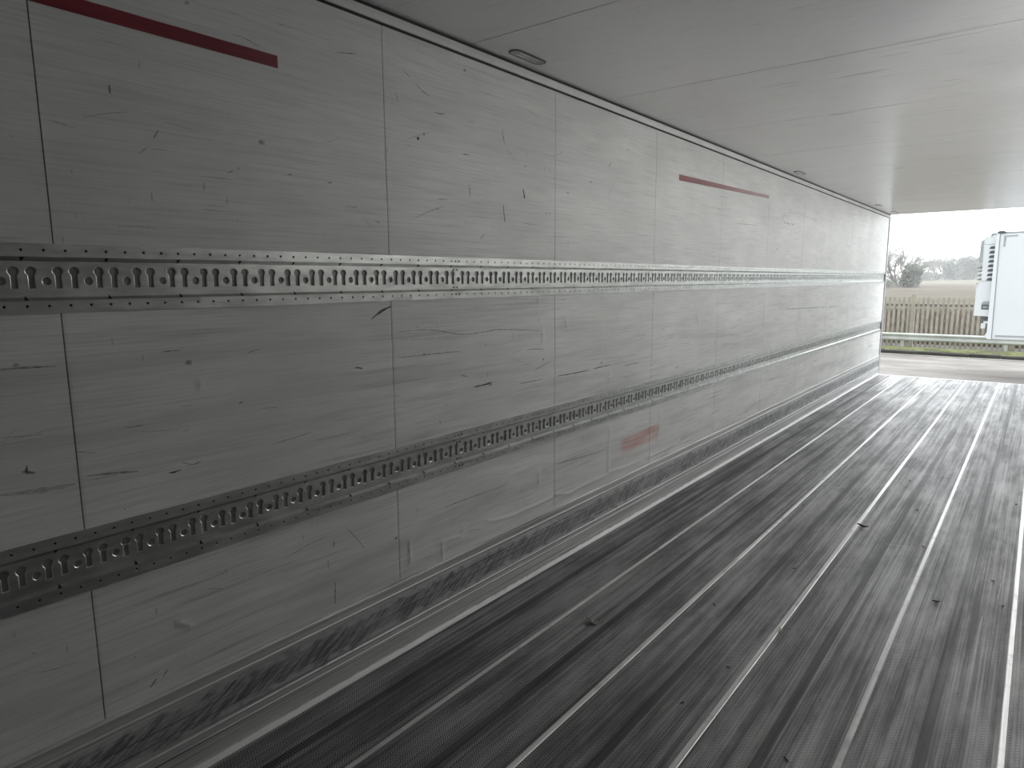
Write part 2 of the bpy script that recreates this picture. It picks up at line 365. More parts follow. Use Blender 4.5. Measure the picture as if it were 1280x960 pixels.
# mark positions on the left wall as (width, tone, [(y, z), ...]); ridges pushed into the sheets; marks on the floor (x, y)
STROKES = [
 (0.0066,1,[(1.251,2.141),(1.251,2.118)]),
 (0.0043,3,[(1.176,2.041),(1.231,2.061),(1.294,2.077)]),
 (0.0047,2,[(1.374,2.041),(1.358,2.016)]),
 (0.0046,3,[(1.312,1.967),(1.345,1.992)]),
 (0.0035,3,[(1.347,1.987),(1.393,1.987)]),
 (0.0107,3,[(1.134,1.897),(1.138,1.898)]),
 (0.0030,2,[(1.626,2.370),(1.670,2.369),(1.716,2.357)]),
 (0.0040,3,[(1.780,2.447),(1.840,2.446)]),
 (0.0038,2,[(1.581,1.945),(1.601,1.955)]),
 (0.0039,2,[(1.615,1.957),(1.621,1.968)]),
 (0.0078,3,[(1.601,1.803),(1.603,1.795)]),
 (0.0041,2,[(1.793,1.962),(1.815,1.968)]),
 (0.0034,3,[(1.238,1.759),(1.288,1.762),(1.355,1.759)]),
 (0.0069,3,[(1.827,2.099),(1.832,2.097)]),
 (0.0038,2,[(2.352,2.425),(2.366,2.419),(2.385,2.408)]),
 (0.0049,2,[(2.417,2.390),(2.448,2.372),(2.491,2.359)]),
 (0.0054,2,[(2.515,2.300),(2.548,2.300),(2.582,2.304)]),
 (0.0116,2,[(2.454,2.210),(2.455,2.195)]),
 (0.0131,1,[(2.413,2.179),(2.427,2.181)]),
 (0.0035,3,[(2.724,2.301),(2.783,2.305)]),
 (0.0057,2,[(2.972,2.308),(2.974,2.276),(2.989,2.242)]),
 (0.0038,3,[(2.989,2.242),(3.025,2.207),(3.068,2.180)]),
 (0.0071,2,[(2.689,2.154),(2.731,2.159)]),
 (0.0099,2,[(3.139,2.158),(3.159,2.161)]),
 (0.0054,2,[(2.731,2.038),(2.733,2.004),(2.735,1.969)]),
 (0.0119,1,[(3.128,2.050),(3.138,2.024),(3.142,2.005)]),
 (0.0077,1,[(2.973,1.960),(2.978,1.916),(2.984,1.879)]),
 (0.0041,3,[(3.263,2.254),(3.316,2.240),(3.407,2.247),(3.489,2.280)]),
 (0.0071,2,[(3.963,2.261),(3.990,2.287)]),
 (0.0136,2,[(3.752,2.149),(3.778,2.152)]),
 (0.0083,2,[(3.324,1.947),(3.338,1.948)]),
 (0.0084,2,[(3.356,1.949),(3.367,1.950)]),
 (0.0048,2,[(2.800,1.791),(2.835,1.818)]),
 (0.0034,2,[(2.022,2.415),(2.068,2.422),(2.116,2.432)]),
 (0.0043,2,[(1.960,1.956),(1.981,1.957)]),
 (0.0045,3,[(2.034,1.878),(2.094,1.878)]),
 (0.0062,3,[(2.178,1.835),(2.202,1.827)]),
 (0.0041,3,[(2.512,1.946),(2.586,1.952)]),
 (0.0039,3,[(3.166,2.429),(3.274,2.412)]),
 (0.0156,1,[(7.201,1.890),(7.228,1.880)]),
 (0.0083,2,[(7.597,1.292),(8.280,1.276),(9.151,1.261)]),
 (0.0067,3,[(6.073,2.064),(6.635,2.077)]),
 (0.0091,2,[(8.640,1.874),(8.684,1.776)]),
 (0.0118,2,[(7.382,2.160),(7.464,2.142)]),
 (0.0120,2,[(7.488,2.159),(7.572,2.140)]),
 (0.0122,2,[(7.624,2.159),(7.710,2.145)]),
 (0.0051,2,[(0.927,1.385),(0.987,1.384),(1.050,1.380)]),
 (0.0053,1,[(0.958,1.125),(0.956,1.102)]),
 (0.0063,2,[(0.946,1.111),(0.975,1.102)]),
 (0.0124,3,[(0.894,1.061),(0.981,1.051),(1.065,1.048)]),
 (0.0056,2,[(1.096,1.064),(1.160,1.057),(1.230,1.046)]),
 (0.0045,3,[(1.095,1.050),(1.177,1.049)]),
 (0.0054,1,[(1.319,1.021),(1.336,1.019),(1.356,1.023)]),
 (0.0030,2,[(1.359,1.046),(1.397,1.030),(1.429,1.040)]),
 (0.0028,2,[(1.669,1.042),(1.756,1.046),(1.843,1.055)]),
 (0.0040,1,[(1.562,1.201),(1.579,1.206)]),
 (0.0056,1,[(2.047,1.270),(2.066,1.269),(2.086,1.263)]),
 (0.0036,2,[(1.327,1.395),(1.360,1.396),(1.388,1.395)]),
 (0.0032,2,[(1.604,1.368),(1.656,1.377)]),
 (0.0052,2,[(1.183,0.943),(1.187,0.940)]),
 (0.0041,3,[(1.636,1.173),(1.703,1.168)]),
 (0.0037,3,[(1.372,1.221),(1.412,1.220)]),
 (0.0101,1,[(2.139,1.454),(2.164,1.469),(2.198,1.486),(2.245,1.501)]),
 (0.0043,2,[(2.275,1.395),(2.464,1.392),(2.657,1.360),(2.820,1.360),(2.946,1.364),(3.340,1.334)]),
 (0.0033,3,[(2.276,1.365),(2.472,1.354),(2.690,1.350)]),
 (0.0040,2,[(2.273,1.288),(2.422,1.287),(2.650,1.283)]),
 (0.0094,1,[(2.740,1.105),(2.815,1.107),(2.875,1.111)]),
 (0.0070,1,[(2.850,1.098),(2.872,1.103)]),
 (0.0053,2,[(3.092,1.078),(3.296,1.076)]),
 (0.0053,1,[(3.440,1.077),(3.586,1.074),(3.772,1.074)]),
 (0.0057,1,[(3.812,1.077),(4.020,1.080)]),
 (0.0059,2,[(2.652,1.172),(2.701,1.159)]),
 (0.0069,1,[(2.417,1.289),(2.426,1.289)]),
 (0.0076,2,[(2.825,1.299),(2.836,1.298)]),
 (0.0094,1,[(3.303,1.188),(3.305,1.177)]),
 (0.0072,2,[(2.507,0.986),(2.512,0.967)]),
 (0.0062,2,[(4.194,1.057),(4.401,1.057)]),
 (0.0059,2,[(3.420,0.579),(3.679,0.560),(4.007,0.546)]),
 (0.0044,2,[(2.528,0.574),(2.716,0.573),(2.971,0.569),(2.985,0.592)]),
 (0.0057,2,[(1.076,0.845),(1.077,0.833)]),
 (0.0062,3,[(1.881,0.542),(1.883,0.502)]),
 (0.0062,2,[(1.912,0.613),(1.910,0.584)]),
 (0.0063,2,[(1.909,0.443),(1.904,0.352)]),
 (0.0059,3,[(1.802,0.769),(1.820,0.721)]),
 (0.0054,2,[(1.472,0.647),(1.480,0.644)]),
 (0.0100,2,[(1.207,0.358),(1.228,0.377)]),
 (0.0101,2,[(1.247,0.373),(1.264,0.392)]),
 (0.0049,2,[(1.168,0.476),(1.175,0.475)]),
 (0.0054,3,[(0.917,0.608),(0.930,0.606)]),
 (0.0021,2,[(0.909,1.209),(1.000,1.202)]),
 (0.0037,3,[(1.098,0.838),(1.218,0.833)]),
 (0.0038,3,[(1.079,0.396),(1.240,0.398)]),
 (0.0031,3,[(1.094,2.021),(1.158,2.011)]),
 (0.0030,2,[(1.007,1.967),(1.010,1.966)]),
 (0.0031,2,[(1.038,1.894),(1.041,1.892)]),
]
DENTS = [
 [(3.087,0.392),(3.237,0.390),(3.397,0.393)],
 [(3.421,0.400),(3.578,0.366),(3.638,0.378),(3.760,0.377),(4.012,0.378)],
 [(4.023,0.662),(4.007,0.552),(4.012,0.378)],
 [(4.022,0.391),(4.221,0.378),(4.446,0.372)],
 [(2.504,0.314),(2.503,0.408),(2.550,0.412),(2.626,0.404),(2.649,0.428)],
 [(2.826,0.420),(2.914,0.403),(3.025,0.392),(3.094,0.390)],
 [(2.303,0.476),(2.304,0.392)],
 [(7.329,2.164),(7.418,2.247),(7.915,2.267),(8.552,2.242)],
 [(4.565,0.369),(4.819,0.374),(5.023,0.375),(5.064,0.398)],
 [(3.255,1.512),(3.255,1.483)],
 [(3.296,1.326),(3.296,1.287)],
 [(3.520,1.382),(3.522,1.356)],
 [(4.002,1.032),(4.006,1.001)],
 [(3.259,0.561),(3.259,0.511)],
 [(4.737,0.638),(4.707,0.497)],
 [(1.438,1.289),(1.440,1.278)],
 [(1.313,0.528),(1.344,0.504)],
 [(3.993,1.013),(4.003,0.992)],
 [(5.342,1.323),(5.361,1.285)],
]
FLOOR_STROKES = [
 [(1.455,4.854),(1.517,4.870),(1.574,4.882)],[(0.925,5.846),(1.032,5.877),(1.113,5.889)],[(0.964,5.800),(1.059,5.799)],
 [(1.357,6.718),(1.570,6.735),(1.760,6.739)],[(1.828,6.737),(2.031,6.784)],[(1.978,3.912),(1.982,4.144)],[(2.031,4.386),(2.036,4.651)],
 [(0.469,2.106),(0.468,2.149)],[(0.171,3.221),(0.181,3.253)]]
M_WALL = m_wall_left()
_m, _c, _r, _n = mat_wall('wall_panel_right', seed=4.0)
M_WALL_R = _m.done(_c, _r, 0.0, 0.5, _n)
M_KICK, M_FLOOR, M_WELD, M_CEIL, M_GALV = m_kick(), m_floor(), m_weld(), m_ceiling(), m_galv()
M_TRIM = plain('pale_alloy_trim', (0.72, 0.72, 0.71), 0.5, 0.0, 0.5, 0.06)
M_RECESS = plain('recess_shade_black', (0.008, 0.008, 0.008), 0.6)  # black for the shade painted in trim gaps and rail notches
M_SEAM = plain('panel_joint_dark', (0.05, 0.05, 0.05), 0.6)
M_BACK = plain('shell_insulation_grey', (0.25, 0.25, 0.25), 0.7)
M_HOLE = plain('rail_back_steel_dull', (0.26, 0.26, 0.25), 0.5, 0.5)
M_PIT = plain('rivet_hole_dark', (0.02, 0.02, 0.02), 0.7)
M_SCUFF1 = plain('rubber_scuff_black', (0.12, 0.12, 0.125), 0.6, var=0.4, sc=60)
M_SCUFF2 = plain('rubber_scuff_grey', (0.33, 0.33, 0.34), 0.55, var=0.35, sc=60)
M_SCUFF3 = plain('rubber_scuff_faint', (0.52, 0.52, 0.52), 0.5, var=0.2, sc=60)

# ================================================================ trailer shell
SEAM0, PANEL = 1.076, 1.1677
seams = [SEAM0 + PANEL*k for k in range(-1, 11)]
edges = [Y0] + seams + [Y1]
ROWS = [(0.318, 0.745), (0.895, 1.545), (1.685, 2.575)]

def seg_dist(py, pz, a, b):
    ay, az = a; by, bz = b
    dy, dz = by-ay, bz-az
    L = dy*dy + dz*dz
    t = 0 if L == 0 else max(0, min(1, ((py-ay)*dy + (pz-az)*dz)/L))
    return math.hypot(py-(ay+t*dy), pz-(az+t*dz))

def dent(y, z):
    h = 0.0
    for pts in DENTS:
        ys = [p[0] for p in pts]; zs = [p[1] for p in pts]
        if not (min(ys)-0.12 < y < max(ys)+0.12 and min(zs)-0.12 < z < max(zs)+0.12): continue
        d = min(seg_dist(y, z, pts[i], pts[i+1]) for i in range(len(pts)-1))
        h = max(h, 0.0032*math.exp(-(d/0.0085)**2) + 0.0022*math.exp(-(d/0.030)**2))
    return h

def panel_sheet(mb, y0, y1, z0, z1, side, nx, nz, fn):
    """one cladding sheet with a front grid (for the dents) and closed edges"""
    X = 0.0 if side > 0 else W_IN
    th = -0.006*side
    vs, fs = [], []
    for j in range(nz+1):
        for i in range(nx+1):
            y = y0 + (y1-y0)*i/nx; z = z0 + (z1-z0)*j/nz
            e = 0.0008 if i in (0, nx) else 0.0
            vs.append((X + side*((fn(y, z) if 0 < i < nx else 0.0) - e), y, z))
    n = nx+1
    for j in range(nz):
        for i in range(nx):
            q = (j*n+i, j*n+i+1, (j+1)*n+i+1, (j+1)*n+i)
            fs.append(q if side > 0 else q[::-1])
    b = len(vs)
    vs += [(X+th, y0, z0), (X+th, y1, z0), (X+th, y1, z1), (X+th, y0, z1)]
    c = [0, nx, nz*n+nx, nz*n]
    for k in range(4):
        k2 = (k+1) % 4
        fs.append((b+k, b+k2, c[k2], c[k]))
    mb.add(vs, fs, 0)

wl = MB()
wl.box(-0.085, -0.03, Y0-0.06, Y1, -0.10, 2.70, 2)
for r, (z0, z1) in enumerate(ROWS):
    wl.box(-0.03, -0.0055, Y0, Y1, z0, z1, 1)                    # dark joint backing behind the sheets
    for a, b in zip(edges[:-1], edges[1:]):
        A = a + (0.0017 if a != Y0 else 0); B = b - (0.0017 if b != Y1 else 0)
        fine = any(A-0.1 < p[0] < B+0.1 and z0-0.1 < p[1] < z1+0.1 for D in DENTS for p in D)
        if fine and B-A > 0.3:
            panel_sheet(wl, A, B, z0, z1, 1, int((B-A)/0.008), max(8, int((z1-z0)/0.008)), dent)
        else:
            panel_sheet(wl, A, B, z0, z1, 1, 1, 1, lambda y, z: 0)
wall_left = struct(wl.build('wall_left', [M_WALL, M_SEAM, M_BACK]))

# scuffs: thin rubber deposits lying on the left wall
def stroke(mb, pts, wdt, mi, P, lift):
    n = len(pts)
    fine = []
    for i in range(n-1):                                      # smooth curve through the points
        p0, p1, p2, p3 = pts[max(0, i-1)], pts[i], pts[i+1], pts[min(n-1, i+2)]
        k = max(2, int(math.hypot(p2[0]-p1[0], p2[1]-p1[1])/0.010))
        for q in range(k):
            t = q/k
            fine.append(tuple(0.5*(2*p1[a] + (p2[a]-p0[a])*t + (2*p0[a]-5*p1[a]+4*p2[a]-p3[a])*t*t + (3*p1[a]-p0[a]-3*p2[a]+p3[a])*t**3) for a in (0, 1)))
    fine.append(pts[-1])
    n = len(fine)
    vs, fs = [], []
    for i, p in enumerate(fine):
        a = fine[max(0, i-1)]; b = fine[min(n-1, i+1)]
        dx, dy = b[0]-a[0], b[1]-a[1]; L = math.hypot(dx, dy) or 1
        t = i/(n-1) if n > 1 else 0.5
        ww = wdt*0.5*(0.25+0.75*math.sin(math.pi*(0.08+0.84*t)))*(0.6+0.7*rnd.random())
        nx, ny = -dy/L*ww, dx/L*ww
        vs += [P(p[0]+nx, p[1]+ny, lift), P(p[0]-nx, p[1]-ny, lift)]
    for i in range(n-1): fs.append((2*i, 2*i+1, 2*i+3, 2*i+2))
    mb.add(vs, fs, mi)
sm = MB()
for wd, st, pts in STROKES:
    stroke(sm, pts, wd, st-1, lambda y, z, l: (l, y, z), 0.0007)
r2 = random.Random(11)
for k in range(170):                                          # further small scratches all along the wall
    row = r2.choice([0, 1, 1, 2]); z0, z1 = ROWS[row]
    y = r2.uniform(Y0+0.1, Y1-0.3); z = r2.uniform(z0+0.04, z1-0.06)
    if row == 2 and r2.random() < 0.5: z = r2.uniform(z0+0.04, 2.15)
    a = r2.gauss(0, 0.25) if r2.random() < 0.7 else r2.uniform(-1.5, 1.5)
    L = r2.uniform(0.01, 0.11)
    bend = r2.uniform(-0.12, 0.12)
    p = [(y, z), (y+L*math.cos(a), z+L*math.sin(a)), (y+L*(math.cos(a)+math.cos(a+bend)), z+L*(math.sin(a)+math.sin(a+bend)))]
    if any(q[1] < z0+0.01 or q[1] > z1-0.03 or q[0] > Y1-0.05 for q in p): continue
    stroke(sm, p, r2.uniform(0.0018, 0.004), r2.choice([1, 2, 2, 2]), lambda y, z, l: (l, y, z), 0.0006)
o = sm.build('scuff_marks', [M_SCUFF1, M_SCUFF2, M_SCUFF3], wall_left); o['kind'] = 'stuff'

# right wall (behind the camera's right shoulder), front bulkhead
wr_ = MB()
wr_.box(W_IN+0.03, W_IN+0.085, Y0-0.06, Y1, -0.10, 2.70, 2)
wr_.box(W_IN+0.0055, W_IN+0.03, Y0, Y1, 0.318, 2.575, 1)
for a, b in zip(edges[:-1], edges[1:]):
    panel_sheet(wr_, a+0.0017, b-0.0017, 0.318, 2.575, -1, 1, 1, lambda y, z: 0)
wall_right = struct(wr_.build('wall_right', [M_WALL_R, M_SEAM, M_BACK]))
wf = MB()
wf.box(-0.085, W_IN+0.085, Y0-0.06, Y0, -0.10, 2.70)
struct(wf.build('wall_front', [M_WALL_R]))

# kick plates: a stepped aluminium profile with a turned-out foot
def kick(side, name):
    X = 0.0 if side > 0 else W_IN
    prof = [(-0.02, 0.322), (0.010, 0.322), (0.0125, 0.318), (0.0125, 0.309), (0.0075, 0.306), (0.0075, 0.281), (0.0105, 0.278),
            (0.0105, 0.272), (0.0085, 0.268), (0.0085, 0.128), (0.0115, 0.125), (0.0115, 0.119), (0.0090, 0.116), (0.0090, 0.098),
            (0.0110, 0.095), (0.0110, 0.091), (0.0090, 0.088), (0.0095, 0.045), (0.014, 0.020), (0.021, 0.008), (0.024, 0.003), (0.024, 0.0), (-0.02, 0.0)]
    mb = MB(); mb.prism([(X+side*p[0], p[1]) for p in prof], 'y', Y0, Y1)
    return struct(mb.build(name, [M_KICK], fix=True))
kick(1, 'baseboard_left'); kick(-1, 'baseboard_right')

# floor: checkered planks with bright raised seams
fl = MB()
fl.box(-0.02, W_IN+0.02, Y0, Y1, -0.10, 0.0, 0)
for k in range(5):
    x = 0.394 + 0.4269*k
    wv = 0.0085 if k else 0.0065
    prof = [(x-wv-0.003, 0.0), (x-wv, 0.0016), (x+wv, 0.0016), (x+wv+0.003, 0.0)]
    fl.prism(prof, 'y', Y0, Y1, 1)
floor = struct(fl.build('floor', [M_FLOOR, M_WELD]))
fs_ = MB()
for i, pts in enumerate(FLOOR_STROKES):
    stroke(fs_, pts, 0.006 if i < 5 else 0.004, 0 if i not in (1, 2) else 1, lambda x, y, l: (x, y, l), 0.0012)
M_FSCR = plain('floor_scratch_bright', (0.30, 0.30, 0.30), 0.4, 0.3)
M_FSCD = plain('floor_skid_dark', (0.05, 0.048, 0.05), 0.6)
o = fs_.build('scratch_marks', [M_FSCR, M_FSCD], floor); o['kind'] = 'stuff'

# ceiling: sheets with narrow joints
ce = MB()
ce.box(-0.03, W_IN+0.03, Y0-0.06, Y1, H_IN+0.006, H_IN+0.09, 1)
cs = [2.741 + 1.1812*k for k in range(-2, 9)]
ced = [Y0] + [c for c in cs if Y0 < c < Y1-0.1] + [Y1]
for a, b in zip(ced[:-1], ced[1:]):
    ce.box(0, W_IN, a+0.0025, b-0.0025, H_IN, H_IN+0.008, 0)
ceiling = struct(ce.build('ceiling', [M_CEIL, M_SEAM]))

# corner trims between wall and ceiling
def cove(side, name):
    X = 0.0 if side > 0 else W_IN
    f = lambda pr: [(X+side*p[0], p[1]) for p in pr]
    mb = MB()
    mb.prism(f([(-0.01, 2.566), (0.006, 2.566), (0.006, 2.5735), (-0.01, 2.5735)]), 'y', Y0, Y1, 1)  # black strips along both trim edges paint the shadow of the gaps
    mb.prism(f([(-0.01, 2.5735), (0.009, 2.5735), (0.0105, 2.575), (0.0125, 2.590), (0.0125, 2.6075), (0.011, 2.609), (-0.01, 2.609)]), 'y', Y0, Y1, 0)
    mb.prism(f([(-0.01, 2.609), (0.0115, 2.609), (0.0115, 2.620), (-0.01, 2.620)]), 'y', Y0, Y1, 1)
    return struct(mb.build(name, [M_TRIM, M_RECESS], fix=True))
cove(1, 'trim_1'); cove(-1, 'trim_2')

# rear door frame: posts, header and sill
M_FRAME = plain('rear_frame_steel', (0.42, 0.42, 0.43), 0.4, 0.3)
fr = MB()
fr.box(-0.085, 0.012, Y1, Y1+0.075, -0.14, 2.72)
fr.box(W_IN-0.012, W_IN+0.085, Y1, Y1+0.075, -0.14, 2.72)
fr.box(0.012, W_IN-0.012, Y1, Y1+0.075, H_IN+0.003, 2.72)
fr.box(0.012, W_IN-0.012, Y1, Y1+0.075, -0.14, -0.004)
struct(fr.build('trim_3', [M_FRAME], bevel=0.003))

# ================================================================ lashing rails
def circle(cy_, cz_, r, n, a0=0.0):
    return [(cy_+r*math.cos(a0+2*math.pi*i/n), cz_+r*math.sin(a0+2*math.pi*i/n)) for i in range(n)]
def keyhole(cx, zb):
    """slot below, round head above"""
    w_, zs, hc, hr = 0.0090, zb+0.033, zb+0.046, 0.0146
    pts = [(cx-w_, zb), (cx+w_, zb), (cx+w_, zs)]
    for i in range(11):
        a = math.radians(-48 + (180+96)*i/10)
        pts.append((cx+hr*math.cos(a), hc+hr*math.sin(a)*0.92))
    pts.append((cx-w_, zs))
    return pts
def shrink(h, d):
    n = len(h); out = []
    for i in range(n):
        a, b, c = h[i-1], h[i], h[(i+1) % n]
        e1 = (b[0]-a[0], b[1]-a[1]); e2 = (c[0]-b[0], c[1]-b[1])
        l1 = math.hypot(*e1) or 1; l2 = math.hypot(*e2) or 1
        nx, ny = -(e1[1]/l1+e2[1]/l2), (e1[0]/l1+e2[0]/l2); L = math.hypot(nx, ny) or 1
        out.append((b[0]+nx/L*d, b[1]+ny/L*d))
    return out
def punched(mb, outer, holes, xf, depth, lip=0.0006):
    """flat plate at x=xf with holes whose rims go back by depth"""
    loops = [[Vector((p[0], p[1], 0)) for p in outer]] + [[Vector((p[0], p[1], 0)) for p in h] for h in holes]
    flat = [p for l in loops for p in l]
    tris = tessellate_polygon(loops)
    vs = [(xf, p[0], p[1]) for p in flat]
    fs = []
    for t in tris:
        a, b, c = (flat[i] for i in t)
        cr = (b[0]-a[0])*(c[1]-a[1]) - (b[1]-a[1])*(c[0]-a[0])
        fs.append(tuple(t) if cr > 0 else tuple(reversed(t)))
    mb.add(vs, fs, 0)
    for h in holes:                                           # rolled lip, then the wall of the hole
        n = len(h)
        inner = shrink(h, lip)
        r_ = [(xf, p[0], p[1]) for p in h] + [(xf-lip*0.58, p[0], p[1]) for p in inner] + [(xf-depth, p[0], p[1]) for p in inner]
        mb.add(r_, [(i, n+i, n+(i+1) % n, (i+1) % n) for i in range(n)] + [(n+i, 2*n+i, 2*n+(i+1) % n, n+(i+1) % n) for i in range(n)], 0)

XF, XC = 0.0045, -0.009
def rail_mesh(mb, dz, ya, yb):
    """ya..yb must be whole cells; dz shifts the section from the upper rail's height"""
    zt, zb = 1.7045, 1.5225
    n = int(round((yb-ya)/0.1))
    for k in range(n):
        y0 = ya+0.1*k; y1 = y0+0.1; c = y0+0.017
        hol = [circle(c, 1.6070+dz, 0.0122, 14), keyhole(c+0.0280, 1.5870+dz), keyhole(c+0.0665, 1.5870+dz)]
        punched(mb, [(y0, 1.5645+dz), (y1, 1.5645+dz), (y1, 1.6590+dz), (y0, 1.6590+dz)], hol, XC, 0.0055, 0.0021)
        ft = [circle(c-0.004+q, 1.6872+dz, 0.0044, 10) for q in (0.0, 0.05)]
        punched(mb, [(y0, 1.6705+dz), (y1, 1.6705+dz), (y1, zt+dz), (y0, zt+dz)], ft, XF, 0.004)
        fb = [circle(c-0.004+q, 1.5420+dz, 0.0044, 10) for q in (0.0, 0.05)]
        punched(mb, [(y0, zb+dz), (y1, zb+dz), (y1, 1.5560+dz), (y0, 1.5560+dz)], fb, XF, 0.004)
        if int(round((c-0.004-1.0)/0.05)) % 4 == 0 or int(round((c-0.004-1.0+0.05)/0.05)) % 4 == 0:
            yc = c-0.004 if int(round((c-0.004-1.0)/0.05)) % 4 == 0 else c-0.004+0.05
            for zz, s_ in ((1.6690, -1), (1.5575, 1)):
                mb.add([(XF+0.0008, yc-0.0055, zz+dz), (XF+0.0008, yc+0.0055, zz+dz), (XC+0.003, yc, zz+dz+s_*0.012)], [(0, 1, 2) if s_ > 0 else (0, 2, 1)], 2)  # black triangles paint the dark of small punched notches
    # slopes, edges
    def strip(x0, z0, x1, z1):
        mb.add([(x0, ya, z0+dz), (x0, yb, z0+dz), (x1, yb, z1+dz), (x1, ya, z1+dz)], [(0, 1, 2, 3)], 0)
    strip(XC, 1.6590, XF, 1.6705); strip(XF, 1.5560, XC, 1.5645)
    strip(XF, zt, -0.003, zt+0.0005); strip(-0.003, zb-0.0005, XF, zb)
    # backs seen through the holes
    mb.box(-0.0285, -0.0142, ya, yb, 1.5470+dz, 1.6830+dz, 1)
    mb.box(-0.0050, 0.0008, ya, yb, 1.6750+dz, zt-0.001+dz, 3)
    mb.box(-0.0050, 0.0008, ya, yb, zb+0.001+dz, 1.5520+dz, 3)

def cargo_rail(dz, label):
    root = empty('cargo_rail', (0, Y0, 1.6135+dz), label, 'rail', 'lashing rails on the left wall')
    C0 = 1.037                                                # a cell boundary
    cuts = [C0-0.1*13, C0+0.1*16, C0+0.1*46, C0+0.1*89, C0+0.1*119]
    for a, b in zip(cuts[:-1], cuts[1:]):
        mb = MB(); rail_mesh(mb, dz, a+(0.0015 if a != cuts[0] else 0), b)
        mb.build('rail_section', [M_GALV, M_HOLE, M_RECESS, M_PIT], root)
    for jy in cuts[1:2] + cuts[3:4]:
        for dy in (-0.011, 0.011):
            for zz in (1.6872, 1.5420, 1.6500, 1.5730):
                x = XF if zz in (1.6872, 1.5420) else XC
                mb = MB(); mb.cyl((x+0.0010, jy+dy, zz+dz), 'x', 0.0042, 0.0026, 12, 0, 0.0032)
                mb.build('bolt', [M_SEAM], root)
    return root
cargo_rail(0.0, 'upper galvanised lashing rail with keyhole slots, at chest height along the grey wall')
cargo_rail(-0.792, 'lower galvanised lashing rail with keyhole slots, at knee height along the grey wall')

# ================================================================ red tape on the wall
def m_tape(name, fade):
    m = Mat(name); o = m.xyz()
    n = m.noise(m.vec((1, 3, 120)), 1.0, 4)
    c = m.mix(m.rng(n, 0.3, 0.75), (0.17, 0.014, 0.024), (0.24, 0.028, 0.04))
    if fade:
        f = m.rng(o[1], 0.35, 1.9)
        c = m.mix(m.ma('MULTIPLY', f, 0.55), c, (0.50, 0.40, 0.40))
    return m.done(c, 0.42, 0.0, 0.4)
def tape(y0, y1, z0, z1, z2, z3, label, mat):
    mb = MB(); n = 40
    vs, fs = [], []
    for i in range(n+1):
        t = i/n; y = y0+(y1-y0)*t
        za, zb = z0+(z2-z0)*t, z1+(z3-z1)*t
        e = 0.0004*math.sin(i*1.7)
        vs += [(0.0001, y, za), (0.0014, y, za+0.0004+e), (0.0014, y, zb-0.0004+e), (0.0001, y, zb)]
    for i in range(n):
        for k in range(3): fs.append((4*i+k, 4*i+4+k, 4*i+5+k, 4*i+1+k))
    fs += [(0, 1, 2, 3), (4*n+3, 4*n+2, 4*n+1, 4*n)]
    mb.add(vs, fs)
    o = mb.build('tape_strip', [mat], None, origin=(0, y0, z0))
    return tag(o, label, 'tape')
tape(-0.30, 1.783, 2.305, 2.345, 2.305, 2.3445, 'wide dark red tape strip high on the near left wall panels', m_tape('tape_red', False))
tape(4.935, 6.883, 2.288, 2.328, 2.338, 2.364, 'fading red tape strip high on the far wall panels', m_tape('tape_red_faded', True))

# ================================================================ ceiling lamps
M_RIM = plain('lamp_rim_dark', (0.06, 0.06, 0.06), 0.4)
M_LENS = plain('lamp_lens_grey', (0.40, 0.40, 0.40), 0.35, 0.0, 0.6)
M_LED = plain('lamp_led_white', (0.92, 0.92, 0.90), 0.15, 0.0, 0.8)
def stadium(L, wd, n=8):
    r_ = wd/2; pts = []
    for s_, a0 in ((1, 0), (-1, math.pi)):
        for i in range(n+1):
            a = a0 + math.pi*i/n
            pts.append((r_*math.cos(a), s_*(L/2-r_) + r_*math.sin(a)))
    return pts
def ceiling_lamp(x, y, label):
    root = empty('ceiling_lamp', (x, y, H_IN), label, 'lamp', 'oval lamps along the ceiling edge')
    def shift(p): return [(x+a, y+b) for a, b in p]
    mb = MB(); mb.prism(shift(stadium(0.245, 0.064)), 'z', H_IN-0.003, H_IN+0.001); mb.build('housing', [M_RIM], root, bevel=0.001)
    mb = MB(); mb.prism(shift(stadium(0.230, 0.049)), 'z', H_IN-0.0042, H_IN-0.003); lens = mb.build('lens', [M_LENS], root)
    mb = MB()
    for i in range(9):
        for j in (-1, 1):
            cx, cy2 = x+j*0.0110, y-0.068+i*0.017
            mb.tube([(cx, cy2, H_IN-0.0040), (cx, cy2, H_IN-0.0056), (cx, cy2, H_IN-0.0062)], [0.0074, 0.0066, 0.0040], 8)
    mb.build('diode_rows', [M_LED], lens, smooth=False)
    return root
ceiling_lamp(0.106, 3.03, 'oval grey ceiling lamp with two rows of white diodes, nearest and largest')
ceiling_lamp(0.107, 7.43, 'small oval ceiling lamp beside the trim, midway down the trailer')
ceiling_lamp(0.135, 11.25, 'small oval ceiling lamp beside the trim, second from the open rear')
ceiling_lamp(0.135, 12.52, 'small oval ceiling lamp beside the trim, last before the rear header')

